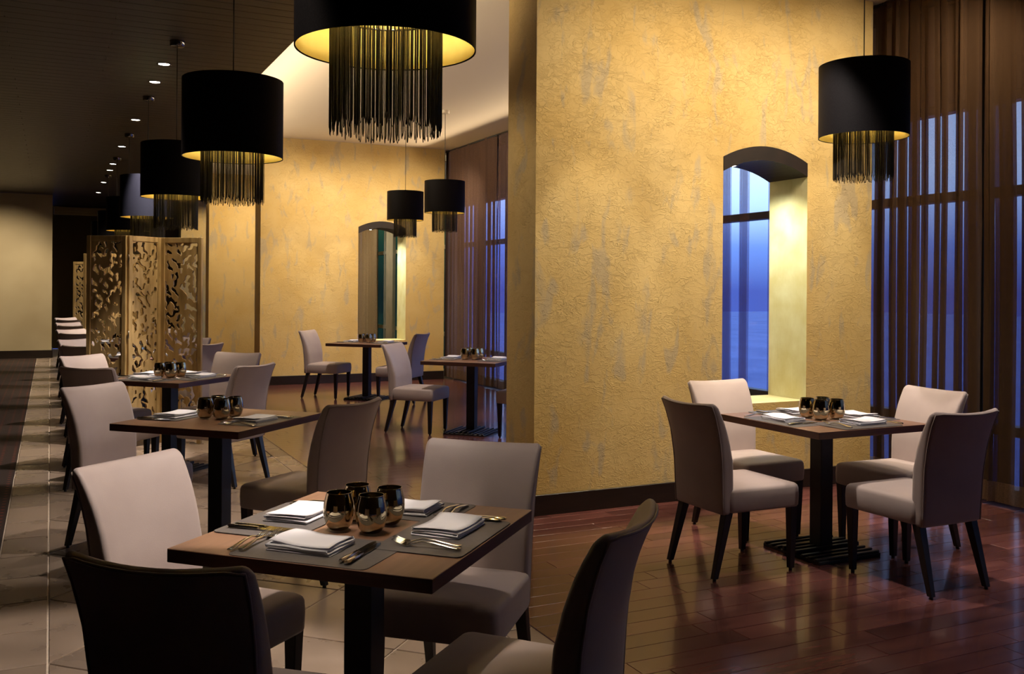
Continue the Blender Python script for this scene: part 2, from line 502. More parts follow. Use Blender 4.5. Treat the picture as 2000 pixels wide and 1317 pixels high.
# ------------------------------------------------------------------ floor
bm = bmesh.new(); box(bm, -4.6, 1.905, -3.0, YB, -.12, -.006); box(bm, 1.905, 6.35, -3.0, YB, -.12, -.006)
bm.faces.ensure_lookup_table()
for f in bm.faces:
    if f.calc_center_median().x > 1.905:
        f.material_index = 1
floor = struct(finish(bm, 'floor', [M['grout'], M['woodbed']]))
def clip(poly, a, b, c):     # keep a*x+b*y<=c
    out = []
    for i in range(len(poly)):
        p, q = poly[i], poly[(i + 1) % len(poly)]
        dp, dq = a * p[0] + b * p[1] - c, a * q[0] + b * q[1] - c
        if dp <= 0:
            out.append(p)
        if (dp < 0 < dq) or (dq < 0 < dp):
            t = dp / (dp - dq)
            out.append((p[0] + t * (q[0] - p[0]), p[1] + t * (q[1] - p[1])))
    return out
D2 = .425
g = .0048
cache = {}
def slab_tile(name, poly, cx, cy, material, parent, z0, z1, key=None, bev=.0015):
    if key and key in cache:
        o = bpy.data.objects.new(name, cache[key]); COL.objects.link(o); o.parent = parent; o.location = (cx, cy, 0)
        return o
    bm = bmesh.new()
    prism(bm, [(p[0] - cx, p[1] - cy) for p in poly], z0, z1)
    # small chamfer on the upper edges
    top = [e for e in bm.edges if all(abs(v.co.z - z1) < 1e-6 for v in e.verts)]
    bmesh.ops.bevel(bm, geom=top, offset=bev, segments=1, affect='EDGES')
    o = finish(bm, name, material, parent, loc=(cx, cy, 0))
    if key:
        cache[key] = o.data
    return o
nj = 0
y = 1.165 - D2 * 0
row = 0
XT1 = 1.755
for j in range(0, 50):
    cy = 4.14 - .85 * 4 + D2 * j
    for i in range(-1, 5):
        cx = D2 * i
        if (i + j) % 2 == 0:
            continue
        r = D2 - g * 1.414
        poly = [(cx - r, cy), (cx, cy - r), (cx + r, cy), (cx, cy + r)]
        full = cx - r > g and cx + r < XT1 - g
        if not full:
            poly = clip(poly, -1, 0, -g); poly = clip(poly, 1, 0, XT1 - g) if poly else poly
            if len(poly) < 3:
                continue
            slab_tile('tile', poly, cx, cy, M['tile'], floor, -.006, 0, ('c', i))
        else:
            slab_tile('tile', poly, cx, cy, M['tile'], floor, -.006, 0, 'full')
        nj += 1
for j in range(50):
    y0 = 4.14 - .85 * 4 + D2 * j
    slab_tile('tile', [(-.235, y0 + g), (-g, y0 + g), (-g, y0 + D2 - g), (-.235, y0 + D2 - g)], -.12, y0, M['tile'], floor, -.006, 0, 'bl')
    slab_tile('tile', [(XT1 + g, y0 + g), (1.90, y0 + g), (1.90, y0 + D2 - g), (XT1 + g, y0 + D2 - g)], 1.83, y0, M['tile'], floor, -.006, 0, 'br')
# planks
PW = .125
rest = bmesh.new()
rp_ = random.Random(3)
row = 0
y = 2.07 - .125 * 4
while y < YB - .2:
    off = rp_.choice([0, .25, .5, .75]) + (.0 if row % 2 else .12)
    x = 1.905 - off
    while x < 6.0:
        a, b = max(x, 1.906), min(x + 1.02, 6.05)
        if b - a > .02:
            gp = .0013
            poly = [(a + gp, y + gp), (b - gp, y + gp), (b - gp, y + PW - gp), (a + gp, y + PW - gp)]
            if y < 7.6:
                slab_tile('plank', poly, (a + b) / 2, y, M['plank'], floor, -.006, 0, ('p', round(b - a, 3)), .0008)
            else:
                prism(rest, poly, -.006, 0)
        x += 1.02
    y += PW
    row += 1
o = finish(rest, 'plank_field', M['plank'], floor); o['kind'] = 'stuff'
bm = bmesh.new(); box(bm, -4.4, -.243, -2.8, 21.7, -.006, .004, .002, 1)
tag(finish(bm, 'carpet', M['carpet']), 'dark corridor carpet with small red dots left of the tile border', 'carpet')

# ------------------------------------------------------------------ ceilings
bm = bmesh.new(); box(bm, -4.6, XE, -3.0, YB, ZD + .012, ZW + .1)
ceil = struct(finish(bm, 'ceiling', M['darkceil']))
restc = bmesh.new()
y = 5.0; row = 0
while y < 21.7:
    x = -4.5 + (row % 3) * .7
    xs = [-4.5] + [v for v in (x - .7 + 2.1 * k for k in range(1, 3)) if -4.4 < v < 1.5] + [XE - .002]
    for a, b in zip(xs, xs[1:]):
        poly = [(a + .002, y + .003), (b - .002, y + .003), (b - .002, y + .147), (a + .002, y + .147)]
        if y < 10.5:
            slab_tile('ceiling_plank', poly, 0, y, M['darkceil'], ceil, ZD, ZD + .012, ('cp', round(a, 2), round(b, 2)), .001)
        else:
            prism(restc, poly, ZD, ZD + .012)
    y += .15
    row += 1
prism(restc, [(-4.5, -2.9), (XE - .002, -2.9), (XE - .002, 4.99), (-4.5, 4.99)], ZD, ZD + .012)
o = finish(restc, 'ceiling_plank_field', M['darkceil'], ceil); o['kind'] = 'stuff'
bm = bmesh.new(); box(bm, XE + .002, 6.4, -3.0, YB, ZW, ZW + .1)
struct(finish(bm, 'ceiling', M['white']))

# ------------------------------------------------------------------ walls
def arch(x, lo=2.44, hi=2.54, x0=4.35, x1=5.14):
    t = (x - (x0 + x1) / 2) / ((x1 - x0) / 2)
    return hi - (hi - lo) * t * t
def cross_wall(y0, opening):
    bm = bmesh.new()
    ox0, ox1, sill = 4.35, 5.14, .65
    if not opening:
        box(bm, XL, XR, y0, y0 + T1W, 0, ZW)
    else:
        box(bm, XL, ox0, y0, y0 + T1W, 0, ZW)
        box(bm, ox1, XR, y0, y0 + T1W, 0, ZW)
        box(bm, ox0, ox1, y0, y0 + T1W, 0, sill)
        n = 12
        for k in range(n):
            a = ox0 + (ox1 - ox0) * k / n; b = ox0 + (ox1 - ox0) * (k + 1) / n
            prism(bm, [(a, arch(a)), (b, arch(b)), (b, ZW), (a, ZW)], y0, y0 + T1W, 'y')
        bmesh.ops.remove_doubles(bm, verts=bm.verts, dist=1e-4)
        bm.faces.ensure_lookup_table()
        for f in bm.faces:
            c = f.calc_center_median(); nn = f.normal
            if ox0 - .01 < c.x < ox1 + .01 and c.z < 2.5 and y0 + .01 < c.y < y0 + T1W - .01:
                f.material_index = 1
    return bm
for i, (yy, op) in enumerate(((Y1, 1), (Y2, 1), (Y3, 0), (Y4, 0))):
    w = struct(finish(cross_wall(yy, op), ['wall_near_bay', 'wall_far_bay', 'wall_third_bay', 'wall_fourth_bay'][i], [M['stucco'], M['reveal']]))
    bm = bmesh.new()
    box(bm, XL - .018, XR, yy - .018, yy - .001, 0, .135, .003, 1)
    box(bm, XL - .018, XL - .001, yy - .0005, yy + T1W + .018, 0, .135, .003, 1)
    box(bm, XL + .0, XR, yy + T1W + .001, yy + T1W + .018, 0, .135, .003, 1)
    struct(finish(bm, ['baseboard_near_bay', 'baseboard_far_bay', 'baseboard_third_bay', 'baseboard_fourth_bay'][i], M['baseboard']))
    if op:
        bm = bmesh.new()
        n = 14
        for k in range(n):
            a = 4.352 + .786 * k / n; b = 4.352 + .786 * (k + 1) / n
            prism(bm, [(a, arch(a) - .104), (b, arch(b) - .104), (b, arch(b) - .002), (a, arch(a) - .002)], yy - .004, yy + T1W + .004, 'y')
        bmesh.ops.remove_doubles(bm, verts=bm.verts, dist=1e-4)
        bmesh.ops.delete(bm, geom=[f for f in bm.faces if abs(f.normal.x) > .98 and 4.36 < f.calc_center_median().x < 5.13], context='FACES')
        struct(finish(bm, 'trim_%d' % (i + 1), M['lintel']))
        t = thing('niche_downlight', ['small lit downlight in the arch soffit of the near wall opening', 'small lit downlight in the arch soffit of the far wall opening'][i], 'downlight', (4.62, yy + .23, 2.415))
        bm = bmesh.new(); lathe(bm, [(.027, .0), (.040, -.004), (.042, .004), (.027, .004)], 20)
        finish(bm, 'ring', M['chrome'], t, True)
        bm = bmesh.new(); lathe(bm, [(.0265, .001), (.015, -.004), (.001, -.007)], 16, caps=(True, False))
        finish(bm, 'lens', M['lens'], t, True)
YE = 21.8
bm = bmesh.new(); box(bm, -4.5, .03, YE, YE + .15, 0, ZD)
struct(finish(bm, 'wall_far_left', M['tanwall']))
bm = bmesh.new(); box(bm, -4.5, .04, YE - .02, YE - .001, 0, .16, .003, 1); box(bm, .031, .05, YE - .02, YE + .9, 0, .16, .003, 1)
struct(finish(bm, 'baseboard_far_left', M['baseboard']))
bm = bmesh.new(); box(bm, .0, 6.4, YB - .02, YB + .1, 0, ZW)
struct(finish(bm, 'wall_back', M['darkwall']))
bm = bmesh.new(); box(bm, 1.56, 1.65, 21.85, YB - .03, 0, ZD)
struct(finish(bm, 'wall_light_block', M['darkwall']))  # unseen partition added to stop sky light leaking from the fourth window
bm = bmesh.new(); box(bm, -.16, -.02, YE + .16, YB - .03, 0, ZD)
struct(finish(bm, 'wall_recess_left', M['darkwall']))
bm = bmesh.new()
box(bm, .06, 1.55, YB - .10, YB - .021, 3.16, 3.22, .01, 2); box(bm, .06, 1.55, YB - .16, YB - .021, 3.22, 3.35, .02, 2)
struct(finish(bm, 'trim_3', M['tanwall']))
bm = bmesh.new(); box(bm, -4.6, -4.5, -3, YB, 0, ZD + .05)
struct(finish(bm, 'wall_left', M['darkwall']))
bm = bmesh.new(); box(bm, -4.6, 6.4, -3.1, -3.0, 0, ZW)
struct(finish(bm, 'wall_behind', M['darkwall']))

# ------------------------------------------------------------------ windows
def window(n, y0, y1, mull, fm, rails=(.50, 2.19, 2.86)):
    bm = bmesh.new()
    box(bm, XWIN - .05, XWIN + .07, y0, y1, 0, .10)
    box(bm, XWIN - .05, XWIN + .07, y0, y1, ZW - .10, ZW)
    box(bm, XWIN - .05, XWIN + .07, y0, y0 + .06, .10, ZW - .1)
    box(bm, XWIN - .05, XWIN + .07, y1 - .06, y1, .10, ZW - .1)
    w = struct(finish(bm, 'window_%d' % n, fm))
    ys = [y0 + .06] + mull + [y1 - .06]
    for m_ in mull:
        bm = bmesh.new(); box(bm, XWIN - .05, XWIN + .07, m_ - .03, m_ + .03, .10, ZW - .10, .004, 1)
        finish(bm, 'mullion', fm, w)
    for zr in rails:
        for a, b in zip(ys, ys[1:]):
            bm = bmesh.new(); box(bm, XWIN - .05, XWIN + .06, a + .03, b - .03, zr - .035, zr + .035, .004, 1)
            finish(bm, 'transom', fm, w)
    zs = [.10] + list(rails) + [ZW - .10]
    for a, b in zip(ys, ys[1:]):
        for c, d in zip(zs, zs[1:]):
            bm = bmesh.new(); box(bm, XWIN + .012, XWIN + .018, a, b, c, d)
            top = c > 2.8  # top row gets the added sky-blocking panels
            finish(bm, 'sky_block_panel' if top else 'pane', M['sky_block_panel'] if top else M['greenglass' if n == 3 else 'glass'], w)
    return w
window(1, -3.0, 6.0, [-1.5, .1, 1.65, 3.2, 4.75], M['frame'])
window(2, 6.0, 14.75, [6.55, 8.10, 9.65, 11.20, 12.75, 13.75], M['frame'])
w3 = window(3, 14.75, 19.95, [16.0, 17.35, 18.45], M['paleframe'], (.70, 2.19, 2.86))
bm = bmesh.new(); box(bm, XWIN - .12, XWIN - .055, 17.72, 18.12, 0, ZW - .1, .005, 1)
finish(bm, 'pilaster', M['paleframe'], w3)
window(4, 19.95, YB, [22.0], M['frame'])
# outside
bm = bmesh.new(); box(bm, 6.2, 60, -40, 60, -.35, -.15)
tag(finish(bm, 'ground', M['ground']), 'dusky paved terrace outside the windows', 'ground')
# ------------------------------------------------------------------ curtains
def curtain(name, y0, y1, seed, material, label, period=.17, amp=.055, over=.05, x=5.88, ztop=ZW - .005, zbot=.03, hem=True, group=None, bunch=(1, 1, 2, 2, 3)):
    R = random.Random(seed)
    t = thing(name, label, 'curtain', (x, (y0 + y1) / 2, 0), 0, group)
    cy = (y0 + y1) / 2
    # flat stretches of cloth between bunches that double back on themselves
    cols = []
    yy = y0
    while yy < y1:
        w = period * R.uniform(.25, 1.25)
        am = amp * R.uniform(-1, 1)
        for k in range(6):
            cols.append((yy + w * k / 6, am * math.sin(PI * k / 6)))
        yy += w
        for q in range(R.choice(bunch)):
            f = over * R.uniform(.5, 1.2)
            for k in range(6):
                a = 2 * PI * k / 6
                cols.append((yy + f * (k / 6) * .55 + f * .75 * math.sin(a), amp * .8 * math.sin(a * .5) * R.uniform(.8, 1.1)))
            yy += f * .55
    zs = [zbot, zbot + .14] + [zbot + .14 + (ztop - zbot - .14) * q / 14 for q in range(1, 15)]
    def pt(c, z, dx=0):
        a, xx = c
        f = (z - zbot) / (ztop - zbot)
        wob = .010 * math.sin(a * 9 + z * 1.6) + .014 * math.sin(a * 4.3 - z * 1.1 + seed)
        return (xx * (1 - .4 * f ** 3) + wob * .6 + dx, min(max(a + wob, y0), y1) - cy, z)
    def sheet(zl, dx):
        bm = bmesh.new()
        rows = [[bm.verts.new(pt(c, z, dx)) for c in cols] for z in zl]
        for A, B in zip(rows, rows[1:]):
            for k in range(len(cols) - 1):
                bm.faces.new((A[k], A[k + 1], B[k + 1], B[k]))
        return bm
    finish(sheet(zs[1:], 0), 'cloth', material, t, True)
    if hem:
        finish(sheet(zs[:2], 0), 'hem', M['hem'], t, True)
    else:
        finish(sheet(zs[:2], 0), 'hem', material, t, True)
    bm = bmesh.new(); tube(bm, [(0, y0 - cy, ztop - .012), (0, y1 - cy, ztop - .012)], .012, 8)
    finish(bm, 'rail', M['frame'], t, True)
    return t
G = None
curtain('curtain', 4.60, 5.84, 11, M['voile'], 'brown sheer curtain in narrow folds just right of the near yellow wall', .075, .035, .05, bunch=(2, 3, 3, 4))
curtain('curtain', 3.05, 4.59, 12, M['voile'], 'brown sheer curtain at the right edge behind the right table', .10, .035, .05, bunch=(2, 3, 4, 5))
curtain('curtain', -2.6, 3.04, 15, M['voile'], 'brown sheer curtain outermost to the right, beside the nearest window', .12, .035, .05, bunch=(2, 3, 4, 5))
curtain('curtain', 5.98, 8.89, 16, M['sheer'], 'brown sheer curtain seen blue through the near wall opening', .26, .015, .045, bunch=(1, 1, 3, 5))
curtain('curtain', 8.90, 12.68, 14, M['voile2'], 'brown and blue sheer curtain behind the far tables', .2, .03, .05, bunch=(1, 2, 3, 4))
curtain('curtain', 12.70, 14.72, 23, M['voile3'], 'darker brown curtain meeting the far yellow wall behind the small pendant lamps', .09, .035, .05, bunch=(3, 4, 5))
curtain('curtain', 18.35, 19.70, 4, M['beige'], 'beige curtain seen through the far wall opening', .14, .05, .03, hem=False)

# ------------------------------------------------------------------ chair
def rrect(hw, hd, r, n=4):
    pts = []
    for cx, cy, a0 in ((hw - r, hd - r, 0), (-hw + r, hd - r, 90), (-hw + r, -hd + r, 180), (hw - r, -hd + r, 270)):
        for k in range(n + 1):
            a = math.radians(a0 + 90 * k / n)
            pts.append((cx + r * math.cos(a), cy + r * math.sin(a)))
    return pts
def densify(pts, mx=.06):
    out = []
    for i, p in enumerate(pts):
        q = pts[(i + 1) % len(pts)]
        out.append(p)
        d = math.dist(p, q)
        for k in range(1, int(d / mx) + 1):
            t = k / (int(d / mx) + 1)
            out.append((p[0] + t * (q[0] - p[0]), p[1] + t * (q[1] - p[1])))
    return out
def interp(tab, z):
    if z <= tab[0][0]:
        return tab[0][1]
    for (a, va), (b, vb) in zip(tab, tab[1:]):
        if z <= b:
            t = (z - a) / (b - a); t = t * t * (3 - 2 * t) * .35 + t * .65
            return va + (vb - va) * t
    return tab[-1][1]
YBK = [(.33, -.222), (.45, -.226), (.58, -.232), (.70, -.248), (.80, -.272), (.86, -.294), (.905, -.315)]
THK = [(.33, .060), (.45, .078), (.60, .080), (.75, .066), (.85, .052), (.905, .040)]
HWD = [(.33, .206), (.50, .210), (.70, .216), (.905, .225)]
BUL = [(.33, .004), (.5, .014), (.7, .026), (.905, .038)]
def make_chair():
    t = thing('dining_chair', 'mauve beige upholstered dining chair', 'chair')
    # backrest
    secs = []
    zl = [.330, .334, .345] + [.345 + (.878 - .345) * k / 12 for k in range(1, 13)]
    shr = {0: .010, 1: .003}
    tops = [(.888, .002), (.896, .006), (.901, .012), (.903, .018)]
    def sec(z, s, zc):
        hw = interp(HWD, z) - s; th = interp(THK, z); hd = max(th / 2 - s, .002); bul = interp(BUL, z)
        yb = interp(YBK, z) + th / 2
        pts = []
        for x, y in densify(rrect(hw, hd, min(.018, hd * .9)), .045):
            q = x / hw
            sag = (.010 * (1 - q * q)) * zc
            pts.append((x, yb + y - bul * (1 - q * q), z - sag))
        return pts
    npt = None
    for i, z in enumerate(zl):
        secs.append((z, shr.get(i, 0), max(0, (z - .6) / .3)))
    for z, s in tops:
        secs.append((z, s, 1))
    # one fixed outline per ring so that rings match
    base = densify(rrect(1, 1, .35), .12)
    S_ = []
    for z, s, zc in secs:
        hw = interp(HWD, z) - s; th = interp(THK, z); hd = max(th / 2 - s, .0015); bul = interp(BUL, z)
        yb = interp(YBK, z) + th / 2
        r = min(.022, hd * .85)
        ring = []
        for x, y in RING:
            # RING holds (side sign/edge coordinate) normalised; corners rounded with radius r
            X = x[0] * (hw - r) + x[1] * r; Yv = y[0] * (hd - r) + y[1] * r
            q = X / hw
            ring.append((X, yb + Yv - bul * (1 - q * q), z - .010 * (1 - q * q) * zc))
        S_.append(ring)
    bm = bmesh.new(); loft(bm, S_)
    back = finish(bm, 'backrest', M['chair'], t, True)
    # piping along the rear edge, up one side, over the top and down the other
    pl = []
    def rear(z, sx):
        hw = interp(HWD, z) - .006; q = 1
        return (sx * hw, interp(YBK, z) + .003, z)
    for k in range(11):
        pl.append(rear(.335 + .553 * k / 10, -1))
    for k in range(1, 12):
        q = -1 + 2 * k / 12
        pl.append((q * (interp(HWD, .895) - .008), interp(YBK, .893) + .002 - interp(BUL, .893) * (1 - q * q), .895 - .010 * (1 - q * q)))
    for k in range(10, -1, -1):
        pl.append(rear(.335 + .553 * k / 10, 1))
    bm = bmesh.new(); tube(bm, pl, .0042, 6)
    finish(bm, 'piping', M['piping'], back, True)
    # seat
    bm = bmesh.new()
    n = 10
    def sring(z, s):
        ring = []
        for x, y in RING:
            hw, hd = .228 - s, .228 - s
            r = min(.03, hd * .6)
            X = x[0] * (hw - r) + x[1] * r; Yv = y[0] * (hd - r) + y[1] * r
            X *= 1 - .05 * (1 - (Yv + .228) / .456)
            ring.append((X, .042 + Yv, z))
        return ring
    rings = [(.338, .012), (.341, .004), (.350, 0), (.40, -.002), (.440, 0), (.452, .004), (.460, .012)]
    S_ = [sring(z, s) for z, s in rings]
    for s, dz in ((.03, .465), (.07, .470), (.12, .474), (.17, .476), (.215, .477)):
        S_.append([(x, y, dz) for x, y, _ in sring(0, s)])
    loft(bm, S_)
    finish(bm, 'seat', M['chair'], t, True)
    for sx in (-1, 1):
        for fr in (1, 0):
            bm = bmesh.new()
            if fr:
                a, b = (sx * .198, .235, .345), (sx * .196, .232, .012)
            else:
                a, b = (sx * .180, -.175, .345), (sx * .192, -.262, .012)
            s_ = []
            for p, h in ((a, .023), (b, .0145)):
                s_.append([(p[0] - h, p[1] - h, p[2]), (p[0] + h, p[1] - h, p[2]), (p[0] + h, p[1] + h, p[2]), (p[0] - h, p[1] + h, p[2])])
            loft(bm, s_)
            bmesh.ops.bevel(bm, geom=list(bm.edges), offset=.002, segments=1, affect='EDGES')
            lg = finish(bm, 'leg', M['leg'], t)
            bm = bmesh.new(); lathe(bm, [(.009, 0), (.010, .003), (.008, .012)], 10, b[0], b[1], (True, True))
            finish(bm, 'glide', M['black'], lg, True)
    return t
def make_ring():
    out = []
    def lin(a, b, n):
        return [a + (b - a) * k / n for k in range(n)]
    # corner order: (+,+) (-,+) (-,-) (+,-); each point is ((edge factor, arc factor) for x, same for y)
    corners = [(1, 1, 0), (-1, 1, 90), (-1, -1, 180), (1, -1, 270)]
    for ci, (cx, cy, a0) in enumerate(corners):
        for k in range(5):
            a = math.radians(a0 + 90 * k / 4)
            out.append(((cx, math.cos(a)), (cy, math.sin(a))))
        nx = corners[(ci + 1) % 4]
        ae = math.radians(a0 + 90)
        m_ = 9 if ci in (0, 2) else 3
        for k in range(1, m_):
            f = k / m_
            out.append(((cx + (nx[0] - cx) * f, math.cos(ae)), (cy + (nx[1] - cy) * f, math.sin(ae))))
    return out
RING = make_ring()
chairP = Proto(make_chair())

# ------------------------------------------------------------------ table
def make_table():
    t = thing('dining_table', 'square wooden dining table', 'table')
    bm = bmesh.new(); box(bm, -.40, .40, -.40, .40, .712, .75, .0015, 1)
    for f in bm.faces:
        if abs(f.normal.z) < .5 or f.calc_center_median().z < .73:
            f.material_index = 1
    finish(bm, 'tabletop', [M['top'], M['topedge']], t)
    bm = bmesh.new(); box(bm, -.045, .045, -.045, .045, .03, .700, .003, 1)
    finish(bm, 'column', M['black'], t)
    bm = bmesh.new(); box(bm, -.17, .17, -.17, .17, .698, .712, .002, 1)
    finish(bm, 'mounting_plate', M['black'], t)
    bm = bmesh.new(); box(bm, -.225, .225, -.225, .225, 0.0, .018, .003, 1)
    base = finish(bm, 'base_plate', M['black'], t)
    for k in range(9):
        yy = -.20 + .05 * k
        bm = bmesh.new(); box(bm, -.232, .232, yy - .010, yy + .010, .018, .030 + (.012 if abs(k - 4) < 2 else 0), .003, 1)
        finish(bm, 'rib', M['black'], base)
    return t
tableP = Proto(make_table())

# ------------------------------------------------------------------ tableware
def make_mat():
    bm = bmesh.new()
    pts = rrect(.21, .135, .022, 4)
    prism(bm, pts, 0, .0016)
    bmesh.ops.bevel(bm, geom=[e for e in bm.edges if abs(e.verts[0].co.z - .0016) < 1e-6 and abs(e.verts[1].co.z - .0016) < 1e-6], offset=.0005, segments=1, affect='EDGES')
    return tag(finish(bm, 'placemat', M['mat']), 'grey placemat', 'placemat')
matP = Proto(make_mat())
def make_napkin(seed):
    R = random.Random(seed)
    # zigzag-folded cloth: a ribbon profile in depth/height swept along the width
    path = []
    L, h = .148, .0052
    nl = 4
    for k in range(nl):
        x0, x1 = (0, L) if k % 2 == 0 else (L, 0)
        offs = [0, .004, -.006, .010][k]
        for q in range(7):
            f = q / 6
            path.append((x0 + (x1 - x0) * f + (offs if x1 == L or k == 3 else 0) * f, .0018 + k * h + .0012 * math.sin(f * PI) * (k > 0)))
        if k < nl - 1:
            sx = 1 if k % 2 == 0 else -1
            for a in (-45, 0, 45):
                path.append((x1 + offs * 1 + sx * h / 2 * math.cos(math.radians(a)), .0018 + k * h + h / 2 + h / 2 * math.sin(math.radians(a))))
    bm = bmesh.new()
    rows = []
    nx = 10
    for i in range(nx + 1):
        u = i / nx
        row = []
        for j, (d, z) in enumerate(path):
            lay = z / (nl * h)
            w = .100 - .004 * lay
            bend = .0035 * lay * math.sin(u * PI * 1.3 + seed) + .002 * lay * math.sin(u * 9 + j * .2)
            lift = .006 * lay * lay * abs(2 * u - 1) ** 2
            row.append(bm.verts.new(((u - .5) * 2 * w + .004 * math.sin(j * .5 + seed), d - L / 2 + .006 * lay * math.sin(u * 3 + seed), z + max(0, bend) + lift)))
        rows.append(row)
    for A, B in zip(rows, rows[1:]):
        for k in range(len(path) - 1):
            bm.faces.new((A[k], A[k + 1], B[k + 1], B[k]))
    o = finish(bm, 'napkin', M['napkin'], smooth=True)
    s = o.modifiers.new('thick', 'SOLIDIFY'); s.thickness = .0026; s.offset = 0
    return tag(o, 'folded white napkin', 'napkin')
napP = [Proto(make_napkin(s)) for s in (1, 3)]
def make_fork():
    # along +y, handle end at y=0, tips at y=.20
    bm = bmesh.new()
    prof = [(0, .0080, .0048, .004), (.006, .0105, .006, .0042), (.03, .0095, .0065, .006), (.08, .0060, .0060, .013), (.115, .0036, .0045, .014), (.135, .004, .0035, .009), (.150, .0095, .0022, .0045), (.160, .012, .0018, .004)]
    secs = []
    for y, w, th, z in prof:
        secs.append([(w * math.cos(a), y, z + th / 2 * math.sin(a)) for a in [2 * PI * k / 8 for k in range(8)]])
    loft(bm, secs)
    for k in range(4):
        x = -.0095 + .0063 * k
        tube(bm, [(x, .157, .004), (x, .175, .006), (x * .95, .190, .010), (x * .9, .203, .016)], .0015, 5, [.0019, .0017, .0014, .0008])
    return tag(finish(bm, 'fork', M['steel'], smooth=True), 'steel fork', 'fork')
def make_knife():
    bm = bmesh.new()
    secs = []
    for y, w, th in ((0, .006, .006), (.006, .0095, .010), (.05, .0085, .010), (.095, .007, .009), (.102, .0085, .0075)):
        secs.append([(w * math.cos(a), y, .0055 + th / 2 * math.sin(a)) for a in [2 * PI * k / 8 for k in range(8)]])
    loft(bm, secs)
    secs = []
    for y, w, th in ((.100, .006, .004), (.12, .009, .003), (.18, .010, .0022), (.205, .0075, .0018), (.218, .002, .0012)):
        secs.append([(-w * .7, y, .0025), (w * .9, y, .0025 - th * .2), (w * .9, y, .0025 + th * .2), (-w * .7, y, .0025 + th)])
    loft(bm, secs)
    return tag(finish(bm, 'knife', M['steel'], smooth=True, angle=40), 'steel knife', 'knife')
forkP, knifeP = Proto(make_fork()), Proto(make_knife())
def make_glass():
    bm = bmesh.new()
    out = [(1.08 * a, 1.13 * b) for a, b in [(.001, .0), (.024, .0), (.027, .002), (.036, .014), (.0425, .036), (.0435, .052), (.041, .072), (.036, .090), (.0345, .096), (.0345, .0975), (.0335, .0975), (.0335, .096), (.035, .088), (.0395, .070), (.042, .052), (.040, .034), (.034, .016), (.022, .007), (.001, .006)]]
    lathe(bm, out, 40)
    o = finish(bm, 'votive_glass', M['mirror'], smooth=True)
    return tag(o, 'mirrored bronze glass', 'glass')
glassP = Proto(make_glass())

# seats: 0 near-left? handled by direction angle of the seat as seen from the table centre
def place_setting(cx, cy, z, ang, tname, sname, full=2, k=0, var=(.04, .205, -.13)):
    """ang: direction from the centre towards the diner"""
    d = Vector((math.cos(ang), math.sin(ang), 0)); l = Vector((math.sin(ang), -math.cos(ang), 0)) * 1.0   # l = diner's left
    rot = ang + PI / 2          # local +y of items points away from the diner (towards the centre)
    def P(left, dist, dz=0):
        v = Vector((cx, cy, z)) + d * dist + l * left
        v.z += dz
        return v
    nap, fk, kn = var
    mz = .0003 + .0018 * (k % 2)
    matP.put('grey placemat at the %s place of the %s' % (sname, tname), P(0, .262, mz), rot, 'grey placemats')
    zz = mz + .0019
    j = .03 * math.sin(k * 5 + cx * 7)
    napP[k % 2].put('folded white napkin at the %s place of the %s' % (sname, tname), P(nap, .252, zz), rot + j, 'folded white napkins')
    if full >= 1:
        forkP.put('outer steel fork at the %s place of the %s' % (sname, tname), P(fk + .012, .372, zz + .0008), rot + .04, 'steel forks')
        knifeP.put('outer steel knife at the %s place of the %s' % (sname, tname), P(kn - .014, .376, zz + .0008), rot + .05, 'steel knives')
    if full >= 2:
        forkP.put('inner steel fork at the %s place of the %s' % (sname, tname), P(fk - .016, .362, zz + .0008), rot + .03, 'steel forks')
        knifeP.put('inner steel knife at the %s place of the %s' % (sname, tname), P(kn + .008, .366, zz + .0008), rot + .04, 'steel knives')
TABG = 'square dining tables'
def table_set(cx, cy, rot, tname, tlabel, seats, full, gl_name, glasses=4):
    """seats: list of (quadrant angle in degrees relative to rot, seat name, chair label, ddist, dlat, drot)"""
    tableP.put(tlabel, (cx, cy, 0), rot, TABG)
    for k, (a, sname, clabel, dd, dl, dr) in enumerate(seats):
        ang = rot + math.radians(a)
        place_setting(cx, cy, .75, ang, tname, sname, full, k, [(.035, .205, -.13), (-.055, .135, -.205), (.02, .17, -.16), (.05, .18, -.14)][k % 4])
        dist = .56 + dd
        p = Vector((cx + math.cos(ang) * dist + math.sin(ang) * dl, cy + math.sin(ang) * dist - math.cos(ang) * dl, 0))
        if clabel:
            chairP.put(clabel, p, ang + PI / 2 + math.radians(dr), 'upholstered dining chairs')
    gp = [(-.055, .058), (-.055, -.050), (.060, -.052), (.062, .060)]
    gn = ['front left', 'front right', 'back right', 'back left']
    for k in range(glasses):
        u, v = gp[k]
        a = rot
        x = cx + u * math.cos(a) - v * math.sin(a); yv = cy + u * math.sin(a) + v * math.cos(a)
        glassP.put('%s mirrored bronze glass of the cluster on the %s' % (gn[k], tname), (x, yv, .7545), 0, 'mirrored bronze glasses')

